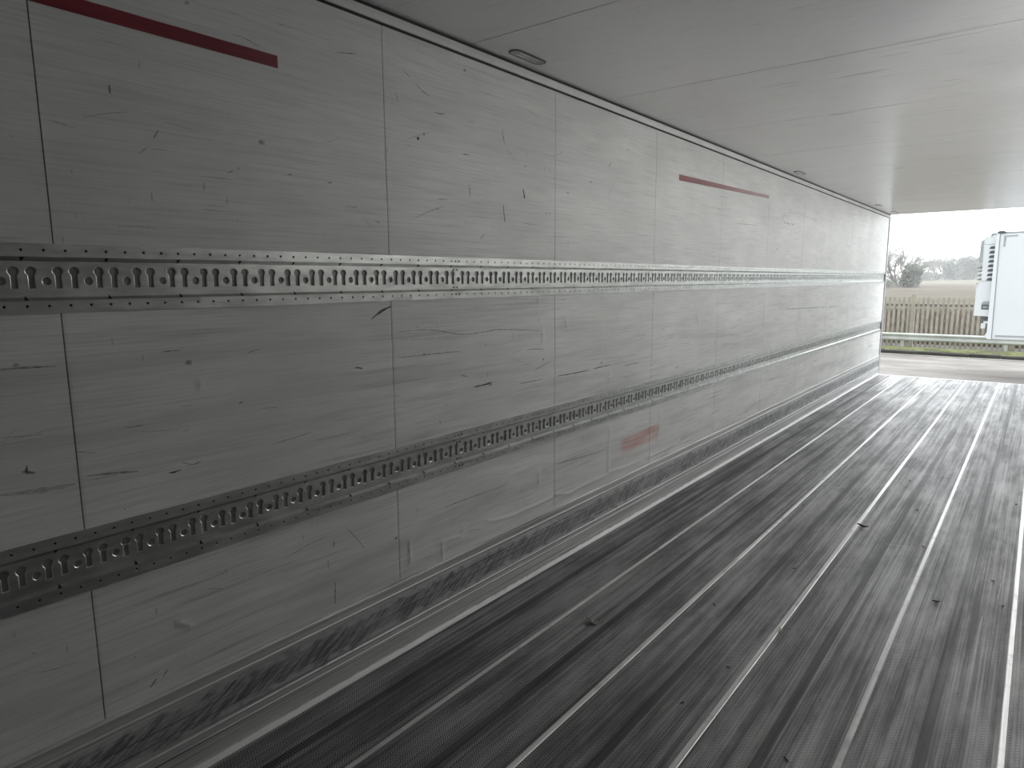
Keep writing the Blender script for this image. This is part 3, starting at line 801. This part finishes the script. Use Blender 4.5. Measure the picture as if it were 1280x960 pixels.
# fill lamps added out of view along the right-hand ceiling edge
NTH = ['first', 'second', 'third', 'fourth', 'fifth', 'sixth', 'seventh', 'eighth', 'ninth', 'tenth']
for i in range(8):
    r_ = ceiling_lamp(W_IN-0.09, 3.85+1.18*i, 'unseen fill lamp added over the right wall, %s of its row from the front' % NTH[i])
    r_['group'] = 'added fill lamps over the right wall'
    ld = bpy.data.lights.new('fill_light', 'POINT')
    ld.energy = FILL_W; ld.color = (1.0, 1.0, 0.985); ld.shadow_soft_size = 0.04
    lo = bpy.data.objects.new('fill_light', ld); COL.objects.link(lo)
    lo.parent = r_; lo.location = (0, 0, -0.13)
    ld = bpy.data.lights.new('fill_beam', 'AREA'); ld.shape = 'DISK'; ld.size = 0.06
    ld.energy = FILL_W*0.62; ld.color = (1.0, 1.0, 0.985)
    lo = bpy.data.objects.new('fill_beam', ld); COL.objects.link(lo)
    lo.parent = r_; lo.location = (0, 0, -0.02); lo.rotation_euler = (0, math.radians(28), 0)

# ================================================================ litter on the floor
M_LEAF = plain('dry_leaf_brown', (0.42, 0.40, 0.37), 0.6, var=0.35, sc=40)
M_CHIP = plain('wood_chip_dark', (0.045, 0.040, 0.036), 0.7, var=0.4, sc=60)
M_CHIP2 = plain('wood_chip_pale', (0.34, 0.32, 0.30), 0.6, var=0.3, sc=60)
def leaf(loc, size, rot, label):
    R_ = random.Random(5)
    nr, ns = 5, 18
    vs = [(0, 0, 0.006)]; fs = []
    for r_ in range(1, nr+1):
        for k in range(ns):
            a = 2*math.pi*k/ns
            lob = 0.72 + 0.28*math.cos(5*a) if r_ == nr else 0.85 + 0.12*math.cos(5*a)
            d = size*0.5*r_/nr*lob*(1.25 if abs(math.cos(a)) > 0.7 else 0.8)
            z = 0.004 + 0.014*(r_/nr)**2*(0.5+0.5*math.sin(3*a+0.7)) + 0.003*R_.random()
            vs.append((d*math.cos(a), d*math.sin(a)*0.75, z))
    for k in range(ns): fs.append((0, 1+k, 1+(k+1) % ns))
    for r_ in range(nr-1):
        for k in range(ns):
            a, b = 1+r_*ns+k, 1+r_*ns+(k+1) % ns
            fs.append((a, a+ns, b+ns, b))
    root = empty('dry_leaf', (loc[0], loc[1], 0.0002), label, 'leaf')
    root.rotation_euler = (0, 0, rot)
    mb = MB(); mb.add([(v[0]+loc[0], v[1]+loc[1], v[2]+0.0002) for v in vs], fs)
    o = mb.build('blade', [M_LEAF], root)
    s_ = o.modifiers.new('solid', 'SOLIDIFY'); s_.thickness = 0.0012; s_.offset = 1
    mb = MB(); mb.tube([(loc[0], loc[1], 0.006), (loc[0]+size*0.45, loc[1]+size*0.1, 0.018), (loc[0]+size*0.8, loc[1]+size*0.28, 0.005)], [0.0014, 0.0012, 0.0009], 6)
    mb.build('stalk', [M_LEAF], root)
leaf((0.540, 2.945), 0.075, 0.5, 'crumpled dry leaf lying on the floor planks near the left wall')
def chip(loc, L, wd, h, rot, label, mat, name='wood_chip', cat='chip', tilt=0.0):
    R_ = random.Random(int(loc[0]*1000))
    mb = MB(); n = 5; ring = []
    for i in range(n+1):
        t = i/n - 0.5
        k = 1 - abs(t)*1.1
        zc = h*0.5 + tilt*abs(t)*L*1.0
        for a, b in ((-1, 0), (0, 1), (1, 0), (0, -1)):
            ring.append((t*L, a*wd*0.5*k*R_.uniform(0.7, 1.1) + 0.1*L*math.sin(i*1.3), max(0.0, zc + b*h*0.5*k)))
    fs = []
    for i in range(n):
        for k in range(4): fs.append((4*i+k, 4*i+(k+1) % 4, 4*i+4+(k+1) % 4, 4*i+4+k))
    fs += [(3, 2, 1, 0), tuple(4*n+k for k in range(4))]
    c_, s_ = math.cos(rot), math.sin(rot)
    mn = min(p[2] for p in ring)
    mb.add([(loc[0]+p[0]*c_-p[1]*s_, loc[1]+p[0]*s_+p[1]*c_, p[2]-mn+0.0018) for p in ring], fs)
    return tag(mb.build(name, [mat], None, origin=(loc[0], loc[1], 0)), label, cat)
chip((1.285, 5.075), 0.070, 0.018, 0.016, -0.2, 'dark bent splinter against a bright floor seam, well down the trailer', M_CHIP, tilt=0.25)
chip((1.262, 3.41), 0.050, 0.010, 0.010, 2.0, 'pale thin splinter lying on the third bright floor seam', M_CHIP2)
chip((1.790, 4.169), 0.036, 0.012, 0.010, 0.4, 'dark splinter alone between the two rightmost floor seams', M_CHIP, tilt=0.2)
chip((0.956, 4.189), 0.040, 0.008, 0.008, 1.9, 'thin pale sliver on the floor just past the second bright seam', M_CHIP2)
for i, p in enumerate([(1.522,5.650),(0.863,5.286),(1.374,6.402),(1.999,4.623),(2.053,4.312),(1.643,4.935),(2.058,6.215),(1.120,4.145),(0.929,3.466),(1.181,2.977),(1.130,2.638),(1.535,2.564)]):
    o = chip(p, 0.018+0.004*(i % 3), 0.012, 0.007, i*1.1, 'small dark crumb of dirt on the grey checkered floor', M_CHIP, 'dirt_crumb', 'crumb')
    o['group'] = 'dirt crumbs scattered on the floor'

# ================================================================ outdoors
def m_yard():
    m = Mat('wet_concrete_yard')
    n = m.noise(m.vec((0.5, 1.3, 1)), 1.0, 5, 0.6)
    c = m.mix(m.rng(n, 0.35, 0.7), (0.20, 0.182, 0.170), (0.30, 0.283, 0.268))
    wet = m.rng(m.noise(m.vec((0.22, 1.1, 1), loc=(4, 2, 0)), 1.0, 4, 0.6), 0.5, 0.62)
    c = m.mix(m.ma('MULTIPLY', wet, 0.55), c, (0.115, 0.096, 0.085))
    crk = m.rng(m.voro(m.vec((0.8, 1.4, 1), loc=(1, 1, 0)), 1.0, 'DISTANCE_TO_EDGE'), 0.0, 0.02, 1.0, 0.0)
    g = m.rng(m.noise(m.vec((0.6, 0.6, 1), loc=(8, 8, 0)), 1.0, 2), 0.5, 0.58)
    c = m.mix(m.ma('MULTIPLY', crk, m.ma('MULTIPLY', g, 0.8)), c, (0.07, 0.065, 0.06))
    return m.done(c, m.rng(wet, 0, 1, 0.9, 0.6), 0.0, 0.15, m.bump(n, 0.3, 0.01))
M_YARD = m_yard()
M_KERB = plain('kerb_concrete_dark', (0.05, 0.047, 0.042), 0.8, var=0.25, sc=2, bump=0.01)
M_GUTTER = plain('gutter_concrete_pale', (0.20, 0.19, 0.17), 0.7, var=0.15, sc=1.5)
M_MOSS = plain('moss_green', (0.13, 0.14, 0.06), 0.9, var=0.35, sc=1.6, bump=0.02)
M_GRASSB = plain('grass_blade_green', (0.13, 0.145, 0.06), 0.8, var=0.4, sc=2.5)
def m_field():
    m = Mat('dry_field_grass'); o = m.xyz()
    n = m.noise(m.vec((0.10, 0.45, 1)), 1.0, 6, 0.65)
    n2 = m.noise(m.vec((0.012, 0.06, 1), loc=(2, 5, 0)), 1.0, 3, 0.5)
    c = m.mix(m.rng(n, 0.35, 0.68), (0.085, 0.064, 0.051), (0.150, 0.128, 0.103))
    c = m.mix(m.ma('MULTIPLY', m.rng(n2, 0.45, 0.6), 0.6), c, (0.125, 0.120, 0.088))
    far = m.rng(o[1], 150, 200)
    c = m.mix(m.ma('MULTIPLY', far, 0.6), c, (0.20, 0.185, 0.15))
    return m.done(c, 0.95, 0.0, 0.1, m.bump(n, 0.5, 0.15))
M_FIELD = m_field()
M_PALE = plain('weathered_pale_timber', (0.36, 0.34, 0.29), 0.85, var=0.15, sc=3)
M_POST = plain('concrete_fence_post', (0.36, 0.34, 0.28), 0.85, var=0.12, sc=3)
M_GUARD = plain('galvanised_crash_barrier', (0.50, 0.51, 0.49), 0.55, 0.25, 0.4, 0.12, 1.5)
M_WHITE = plain('reefer_white_skin', (0.75, 0.785, 0.805), 0.35, 0.0, 0.4, 0.02, 0.8)
M_WHITE2 = plain('cooling_unit_white', (0.77, 0.80, 0.82), 0.4, 0.0, 0.4, 0.02, 2)
M_SHELLG = plain('cooling_unit_grey_front', (0.42, 0.45, 0.44), 0.5, var=0.06)
M_DARKG = plain('dark_grey_plastic', (0.09, 0.10, 0.12), 0.5)
M_MIDG = plain('mid_grey_tape', (0.38, 0.40, 0.43), 0.5, var=0.05)
M_TYRE = plain('tyre_rubber', (0.03, 0.03, 0.03), 0.8)
M_CHAS = plain('chassis_grey', (0.14, 0.15, 0.16), 0.6)

yd = MB(); yd.box(-60, 60, -25, 29.45, GZ-0.3, GZ); struct(yd.build('ground_yard', [M_YARD]))
gt = MB(); gt.prism([(29.0, GZ+0.001), (29.0, GZ+0.012), (29.45, GZ+0.004), (29.45, GZ-0.1), (29.0, GZ-0.1)], 'x', -40, 40)
struct(gt.build('ground_gutter', [M_GUTTER]))
kb = MB()
kr = random.Random(3)
x = -30.0
while x < 30:                                                 # kerb stones, slightly uneven
    dz = kr.uniform(-0.012, 0.012)
    kb.prism([(29.46, GZ-0.2), (29.46+kr.uniform(-0.01, 0.01), GZ+0.10+dz), (29.50, GZ+0.125+dz), (29.66, GZ+0.125+dz), (29.66, GZ-0.2)], 'x', x+0.004, x+0.91)
    x += 0.915
struct(kb.build('kerb', [M_KERB], fix=False))
# mossy verge, a lumpy strip
vg = MB(); nx, ny = 200, 12; vs = []; fs = []
for j in range(ny+1):
    for i in range(nx+1):
        X = -25+50*i/nx; Y = 29.62+1.55*j/ny
        vs.append((X, Y, GZ+0.11+0.05*math.sin(math.pi*j/ny)+0.03*kr.random()))
for j in range(ny):
    for i in range(nx): fs.append((j*(nx+1)+i, j*(nx+1)+i+1, (j+1)*(nx+1)+i+1, (j+1)*(nx+1)+i))
vg.add(vs, fs); struct(vg.build('ground_verge', [M_MOSS], smooth=True))
gb = MB()
for k in range(9000):
    X = kr.uniform(-9, 7); Y = kr.uniform(29.68, 30.66); h = kr.uniform(0.03, 0.09)
    a = kr.uniform(0, 3.14); dx, dy = math.cos(a)*0.008, math.sin(a)*0.008
    lx, ly = kr.uniform(-0.04, 0.04), kr.uniform(-0.04, 0.04)
    gb.add([(X-dx, Y-dy, GZ+0.10), (X+dx, Y+dy, GZ+0.10), (X+lx, Y+ly, GZ+0.12+h)], [(0, 1, 2)])
o = gb.build('verge_grass', [M_GRASSB]); tag(o, 'short mossy green grass growing behind the kerb', 'grass', kind='stuff')

M_SOIL = plain('dark_leaf_litter', (0.075, 0.068, 0.058), 0.95, var=0.5, sc=5, bump=0.03)
so = MB(); so.box(-25, 25, 31.10, 33.4, GZ-0.1, GZ+0.09); struct(so.build('ground_soil', [M_SOIL]))
# rising field
def FZ(y): return GZ - 0.05 + max(0, y-33.2)*0.0100
fd = MB(); vs = []; fs = []
xs = [-420+14*i for i in range(61)]
ys = [33.0, 34, 36, 39, 43, 48, 54, 62, 72, 84, 98, 115, 135, 160, 190, 225, 270, 330, 420, 600]
for Y in ys:
    for X in xs:
        vs.append((X, Y, FZ(Y) + (kr.uniform(-0.12, 0.12) if 34 < Y < 300 else 0)))
n = len(xs)
for j in range(len(ys)-1):
    for i in range(n-1): fs.append((j*n+i, j*n+i+1, (j+1)*n+i+1, (j+1)*n+i))
fd.add(vs, fs); struct(fd.build('ground_field', [M_FIELD]))

# dead bracken and tall dry grass just behind the fence
M_BRACK = plain('bracken_brown', (0.20, 0.165, 0.14), 0.9, var=0.45, sc=0.8)
bk = MB()
for k in range(16000):
    Y = 33.3 + 26*kr.random()**1.6; X = kr.uniform(-7.5, 4)*(Y/31.0) - (Y-33)*0.28
    h = kr.uniform(0.25, 0.75); wd = kr.uniform(0.015, 0.05)*(1+(Y-33)/40)
    a = kr.uniform(0, 3.14); lx, ly = kr.uniform(-0.25, 0.25), kr.uniform(-0.2, 0.2)
    z = FZ(Y)-0.05
    bk.add([(X-wd*math.cos(a), Y-wd*math.sin(a), z), (X+wd*math.cos(a), Y+wd*math.sin(a), z), (X+lx, Y+ly, z+h)], [(0, 1, 2)])
o = bk.build('dry_bracken', [M_BRACK]); tag(o, 'brown dead bracken and tall dry grass behind the fence', 'bracken', kind='stuff')

# pale fence
fe = empty('picket_fence', (0, 31.6, GZ+0.1), 'long weathered fence of pointed pales behind the crash barrier', 'fence')
for k in range(98):
    x = -2.97 + 0.1687*(k-42)
    if any(abs(x-px) < 0.085 for px in [-1.97+3.33*j for j in range(-4, 6)]): continue
    j = kr.uniform(-0.008, 0.008); wd = 0.043
    mb = MB(); mb.prism([(x-wd+j, GZ+0.12), (x+wd+j, GZ+0.12), (x+wd+j*0.5, 0.80), (x, 0.87+j), (x-wd+j*0.5, 0.80)], 'y', 31.55, 31.575)
    mb.build('pale', [M_PALE], fe)
for z in (0.53, -0.72):
    mb = MB(); mb.box(-10.2, 6.6, 31.585, 31.63, z-0.045, z+0.045); mb.build('rail', [plain('fence_rail_dark', (0.17, 0.16, 0.15), 0.9)], fe)
for j in range(-2, 3):
    x = -1.97+3.33*j
    mb = MB(); mb.prism([(x-0.075, GZ), (x+0.075, GZ), (x+0.07, 0.93), (x-0.07, 0.93)], 'y', 31.53, 31.68)
    mb.build('post', [M_POST], fe, bevel=0.01)

# crash barrier
gr = empty('crash_barrier', (0, 30.8, GZ+0.1), 'horizontal grey steel crash barrier running in front of the pale fence', 'barrier')
wpro = [(30.80, -0.845), (30.745, -0.815), (30.735, -0.775), (30.79, -0.72), (30.80, -0.695), (30.79, -0.67), (30.735, -0.615), (30.745, -0.575), (30.80, -0.545)]
wpro = wpro + [(p[0]+0.012, p[1]) for p in reversed(wpro)]
mb = MB(); mb.prism(wpro, 'x', -14, 14); mb.build('beam', [M_GUARD], gr, fix=True)
for j in range(-3, 5):
    x = -2.15+3.33*j
    mb = MB(); mb.box(x-0.05, x+0.05, 30.815, 30.93, GZ, -0.56); mb.build('post', [M_GUARD], gr, bevel=0.006)

# ---------------------------------------------------------------- refrigerated trailer parked across the yard
FY = 23.4
rt = empty('refrigerated_trailer', (0.93, FY, GZ), 'white refrigerated semi-trailer parked side-on across the yard with its cooling unit', 'trailer')
XE = 14.3
mb = MB(); mb.box(1.00, XE, FY+0.012, FY+2.55, -0.11, 2.80); body = mb.build('body', [M_WHITE], rt, bevel=0.02)
mb = MB(); mb.prism([(0.955, 2.80), (1.00, 2.835), (XE, 2.835), (XE, 2.80)], 'y', FY+0.004, FY+2.56); mb.build('roof_edge', [M_MIDG], body)
mb = MB(); mb.prism([(0.925, 2.80), (0.93, -0.02), (0.935, -0.08), (0.99, -0.11), (1.045, -0.10), (1.005, 2.79), (0.96, 2.82)], 'y', FY-0.005, FY+0.10); mb.build('corner_post', [M_WHITE2], rt, bevel=0.008)
mb = MB(); mb.prism([(1.005, 2.79), (1.045, -0.09), (1.058, -0.09), (1.016, 2.79)], 'y', FY-0.008, FY+0.03); mb.build('corner_joint', [M_CHAS], rt)
mb = MB(); mb.prism([(0.955, 2.795), (0.945, 2.83), (0.98, 2.86), (1.09, 2.865), (1.13, 2.83), (1.13, 2.80)], 'y', FY-0.015, FY+0.14); mb.build('corner_cap', [M_DARKG], rt, bevel=0.008)
mb = MB(); mb.prism([(1.105, 2.735), (1.41, 2.745), (1.41, 2.71), (1.155, 2.70), (1.150, 2.44), (1.105, 2.44)], 'y', FY+0.004, FY+0.02); mb.build('reflective_corner_mark', [M_MIDG], rt)
mb = MB(); mb.box(1.13, XE, FY+0.002, FY+0.02, -0.035, 0.012); mb.build('rail_shade_strip', [M_MIDG], rt)  # grey strip paints the shading along the lower rail
mb = MB(); mb.tube([(0.93, FY+0.25, 2.74), (0.89, FY+0.25, 2.80), (0.84, FY+0.25, 2.805), (0.81, FY+0.25, 2.73)], 0.045, 10); mb.build('marker_lamp', [M_MIDG], rt)
# cooling unit
mb = MB(); mb.prism([(0.655, 2.66), (0.69, 2.71), (0.93, 2.745), (0.95, 0.515), (0.592, 0.550), (0.570, 1.33), (0.605, 1.45), (0.668, 1.545)], 'y', FY+0.20, FY+2.35)
unit = mb.build('cooling_unit', [M_WHITE2], rt, bevel=0.02)
mb = MB(); mb.prism([(0.665, 2.655), (0.60, 2.645), (0.565, 2.60), (0.560, 2.05), (0.585, 2.02), (0.668, 2.02)], 'y', FY+0.45, FY+2.10); mb.build('front_shroud', [M_SHELLG], unit, bevel=0.015)
for k in range(5):
    z = 1.93-0.115*k
    mb = MB(); mb.prism([(0.672, z+0.035), (0.672, z+0.012), (0.545, z-0.060), (0.545, z-0.030)], 'y', FY+0.45, FY+2.10); mb.build('front_slat', [M_SHELLG], unit)
for k in range(8):
    z = 2.425-0.1245*k; xs_ = 0.0015*k
    mb = MB(); mb.prism([(0.790+0.0*k, z-0.035), (0.918+xs_, z-0.035), (0.924+xs_, z+0.040), (0.835, z+0.036), (0.805, z+0.015)], 'y', FY+0.188, FY+0.205)
    mb.build('side_vent', [M_DARKG], unit)
mb = MB(); mb.box(0.672, 0.93, FY+0.192, FY+0.2, 2.513, 2.525); mb.box(0.672, 0.945, FY+0.192, FY+0.2, 1.50, 1.512); mb.build('panel_joint', [M_MIDG], unit)
mb = MB(); mb.box(0.735, 0.905, FY+0.186, FY+0.205, 0.71, 0.85); ht = mb.build('display_recess', [M_CHAS], unit, bevel=0.005)
mb = MB(); mb.box(0.775, 0.885, FY+0.176, FY+0.19, 0.75, 0.80); mb.build('display', [M_MIDG], ht)
mb = MB(); mb.prism([(0.735, 0.865), (0.905, 0.865), (0.92, 0.935), (0.78, 0.935)], 'y', FY+0.184, FY+0.205); mb.build('handle', [M_MIDG], unit, bevel=0.004)
mb = MB(); mb.box(0.745, 0.94, FY+0.28, FY+1.2, 0.40, 0.53); mb.box(0.80, 0.945, FY+0.26, FY+0.30, 0.28, 0.42); mb.build('mounting_bracket', [M_CHAS], rt, bevel=0.005)
mb = MB(); mb.box(0.765, 0.875, FY+0.2, FY+0.45, 0.17, 0.31); mb.box(0.82, 0.945, FY+0.22, FY+0.42, 0.31, 0.38); mb.build('connection_box', [M_WHITE2], rt, bevel=0.008)
mb = MB(); mb.tube([(0.88, FY+0.25, 0.25), (0.90, FY+0.24, 0.10), (0.88, FY+0.26, 0.03), (0.93, FY+0.24, -0.03)], 0.018, 6); mb.build('air_hose', [M_CHAS], rt)
mb = MB(); mb.prism([(0.87, -0.03), (0.945, 0.10), (0.945, -0.09), (0.90, -0.08)], 'y', FY+0.05, FY+0.5); mb.build('front_foot', [M_WHITE2], rt)
# running gear (to the right, outside the photograph)
for dy in (0.85, 1.65):
    mb = MB(); mb.box(2.2, XE-0.3, FY+dy-0.05, FY+dy+0.05, -0.42, -0.11); mb.build('chassis_beam', [M_CHAS], rt)
for dy in (0.5, 2.0):
    mb = MB(); mb.box(3.35, 3.50, FY+dy-0.07, FY+dy+0.07, -1.20, -0.11); mb.box(3.22, 3.63, FY+dy-0.12, FY+dy+0.12, GZ, -1.20)
    mb.build('landing_leg', [M_CHAS], rt)
for k in range(3):
    for dy in (0.22, 2.33):
        mb = MB(); mb.cyl((10.6+1.31*k, FY+dy, GZ+0.50), 'y', 0.50, 0.36, 28); wh = mb.build('wheel', [M_TYRE], rt, bevel=0.03)
        mb = MB(); mb.cyl((10.6+1.31*k, FY+dy, GZ+0.50), 'y', 0.27, 0.38, 20); mb.build('hub', [M_MIDG], wh)

# ---------------------------------------------------------------- trees and scrub across the field
M_BARK = plain('grey_bark', (0.18, 0.17, 0.155), 0.9, var=0.2, sc=1)
M_TWIG = plain('pale_twigs', (0.22, 0.21, 0.19), 0.9, var=0.2, sc=0.5)
M_BUSH = plain('scrub_dull_green', (0.15, 0.16, 0.13), 0.9, var=0.3, sc=0.6)
M_CONI = plain('evergreen_grey_green', (0.14, 0.155, 0.145), 0.9, var=0.25, sc=0.3)
def bare_tree(x, y, h, spread, seed, label, mat=M_TWIG, stems=3, thick=1.0):
    R_ = random.Random(seed); z0 = FZ(y)-0.15
    root = empty('bare_tree', (x, y, z0), label, 'tree', 'bare trees across the field')
    tr, tw = MB(), MB()
    def grow(p, d, L, r_, lv, mb):
        pts = [p]; q = Vector(p); dd = Vector(d)
        for i in range(3):
            dd = (dd + Vector((R_.gauss(0, 0.13), R_.gauss(0, 0.13), R_.gauss(0.04, 0.07)))).normalized()
            q = q + dd*L/3; pts.append(q.copy())
        mb.tube(pts, [r_, r_*0.85, r_*0.7, r_*0.5], 5 if lv < 2 else 3)
        if lv >= 5: return
        for k in range(3 if lv < 4 else 4):
            base = pts[R_.choice([1, 2, 3, 3])]
            ax = Vector((R_.gauss(0, 1), R_.gauss(0, 1), R_.gauss(0.15, 0.4))).normalized()
            nd = (dd*1.0 + ax*R_.uniform(0.55, 0.95)*spread).normalized()
            grow(base, nd, L*R_.uniform(0.62, 0.82), r_*0.62, lv+1, tw if lv >= 1 else tr)
    for s_ in range(stems):
        a = 2*math.pi*s_/stems + R_.random()
        d = Vector((math.cos(a)*0.35*spread, math.sin(a)*0.35*spread, 1)).normalized()
        grow(Vector((x+0.2*math.cos(a), y+0.2*math.sin(a), z0)), d, h*0.36, 0.075*h/5*thick, 0, tr)
    tr.build('trunk', [M_BARK], root); tw.build('twigs', [mat], root)
    return root
def bush(x, y, wx, h, seed, label, mat, name='evergreen_bush', n=2600, group='leafy scrub across the field', cat='bush'):
    R_ = random.Random(seed); z0 = FZ(y)-0.2
    root = empty(name, (x, y, z0), label, cat, group)
    lf, st = MB(), MB()
    lobes = [(R_.uniform(-0.36, 0.36)*wx, R_.uniform(-0.3, 0.3)*wx, R_.uniform(0.30, 0.70)*h, R_.uniform(0.20, 0.34)) for _ in range(9)] + [(0, 0, 0.62*h, 0.36), (0.1*wx, 0, 0.3*h, 0.42), (-0.2*wx, 0, 0.3*h, 0.38)]
    for k in range(n):
        L = R_.choice(lobes); u = Vector((R_.gauss(0, 1), R_.gauss(0, 1), R_.gauss(0, 1))).normalized()*(R_.random()**0.35)
        p = Vector((x+L[0]+u[0]*L[3]*wx*0.9, y+L[1]+u[1]*L[3]*wx*0.9, z0+L[2]+u[2]*L[3]*h*0.9))
        if p.z < z0: continue
        s_ = R_.uniform(0.09, 0.24)*h/5
        a = Vector((R_.gauss(0, 1), R_.gauss(0, 1), R_.gauss(0, 1))).normalized(); b = a.orthogonal().normalized()
        lf.add([p-a*s_, p+a*s_, p+b*s_*1.3], [(0, 1, 2)])
    for k in range(7):
        L = R_.choice(lobes)
        st.tube([(x+0.1*L[0], y+0.1*L[1], z0), (x+0.6*L[0], y+0.6*L[1], z0+0.55*L[2]), (x+L[0], y+L[1], z0+L[2])], [0.09, 0.06, 0.03], 4)
    lf.build('foliage', [mat], root); st.build('stems', [M_BARK], root)
    return root
bare_tree(-20.7, 154, 9.2, 1.25, 21, 'bare pale tree with a fan of thin branches beside the rear post', stems=6, thick=1.7)
bush(-17.5, 146, 3.5, 4.9, 5, 'rounded dull green bush right of the bare fan-shaped tree', M_BUSH, n=4600)
bush(-20.9, 138, 4.2, 2.2, 6, 'low dull scrub at the foot of the bare fan-shaped tree', M_BUSH, n=3000)
bush(-26.2, 244, 10.0, 4.0, 8, 'low misty scrub under the far bare trees', M_CONI, n=6500)
bare_tree(-29.4, 260, 7.6, 1.0, 31, 'misty bare tree of the far row, just right of the rounded bush', stems=5, thick=2.4)
bare_tree(-26.6, 271, 8.4, 1.0, 32, 'misty bare tree in the middle of the far row, above low scrub', stems=5, thick=2.4)
bare_tree(-24.9, 284, 8.6, 1.0, 33, 'misty bare tree of the far row touching the dark evergreens', stems=5, thick=2.4)
bush(-20.1, 253, 6.0, 7.2, 9, 'misty rounded evergreen tree, left one of the far dark pair', M_CONI, 'evergreen_tree', 6000, 'evergreens across the field', 'tree')
bush(-16.6, 260, 6.4, 8.2, 10, 'misty tall evergreen tree behind the cooling unit of the white trailer', M_CONI, 'evergreen_tree', 6000, 'evergreens across the field', 'tree')
bare_tree(-20.6, 296, 11.4, 0.8, 35, 'thin bare treetop rising above the far evergreens', stems=4, thick=1.8)

# ---------------------------------------------------------------- winter mist lying over the field
hz = MB(); hz.box(-330, 250, 64, 420, -1.0, 22)
M_MIST = bpy.data.materials.new('winter_mist'); M_MIST.use_nodes = True
mt = M_MIST.node_tree; mt.nodes.clear()
mo = mt.nodes.new('ShaderNodeOutputMaterial'); mv = mt.nodes.new('ShaderNodeVolumeScatter')
mv.inputs['Color'].default_value = (0.97, 0.985, 1.0, 1); mv.inputs['Density'].default_value = MIST
mv.inputs['Anisotropy'].default_value = 0.2
mt.links.new(mv.outputs[0], mo.inputs['Volume'])
o = hz.build('mist', [M_MIST]); tag(o, 'thin white winter mist hanging over the field and trees', 'mist', kind='stuff')
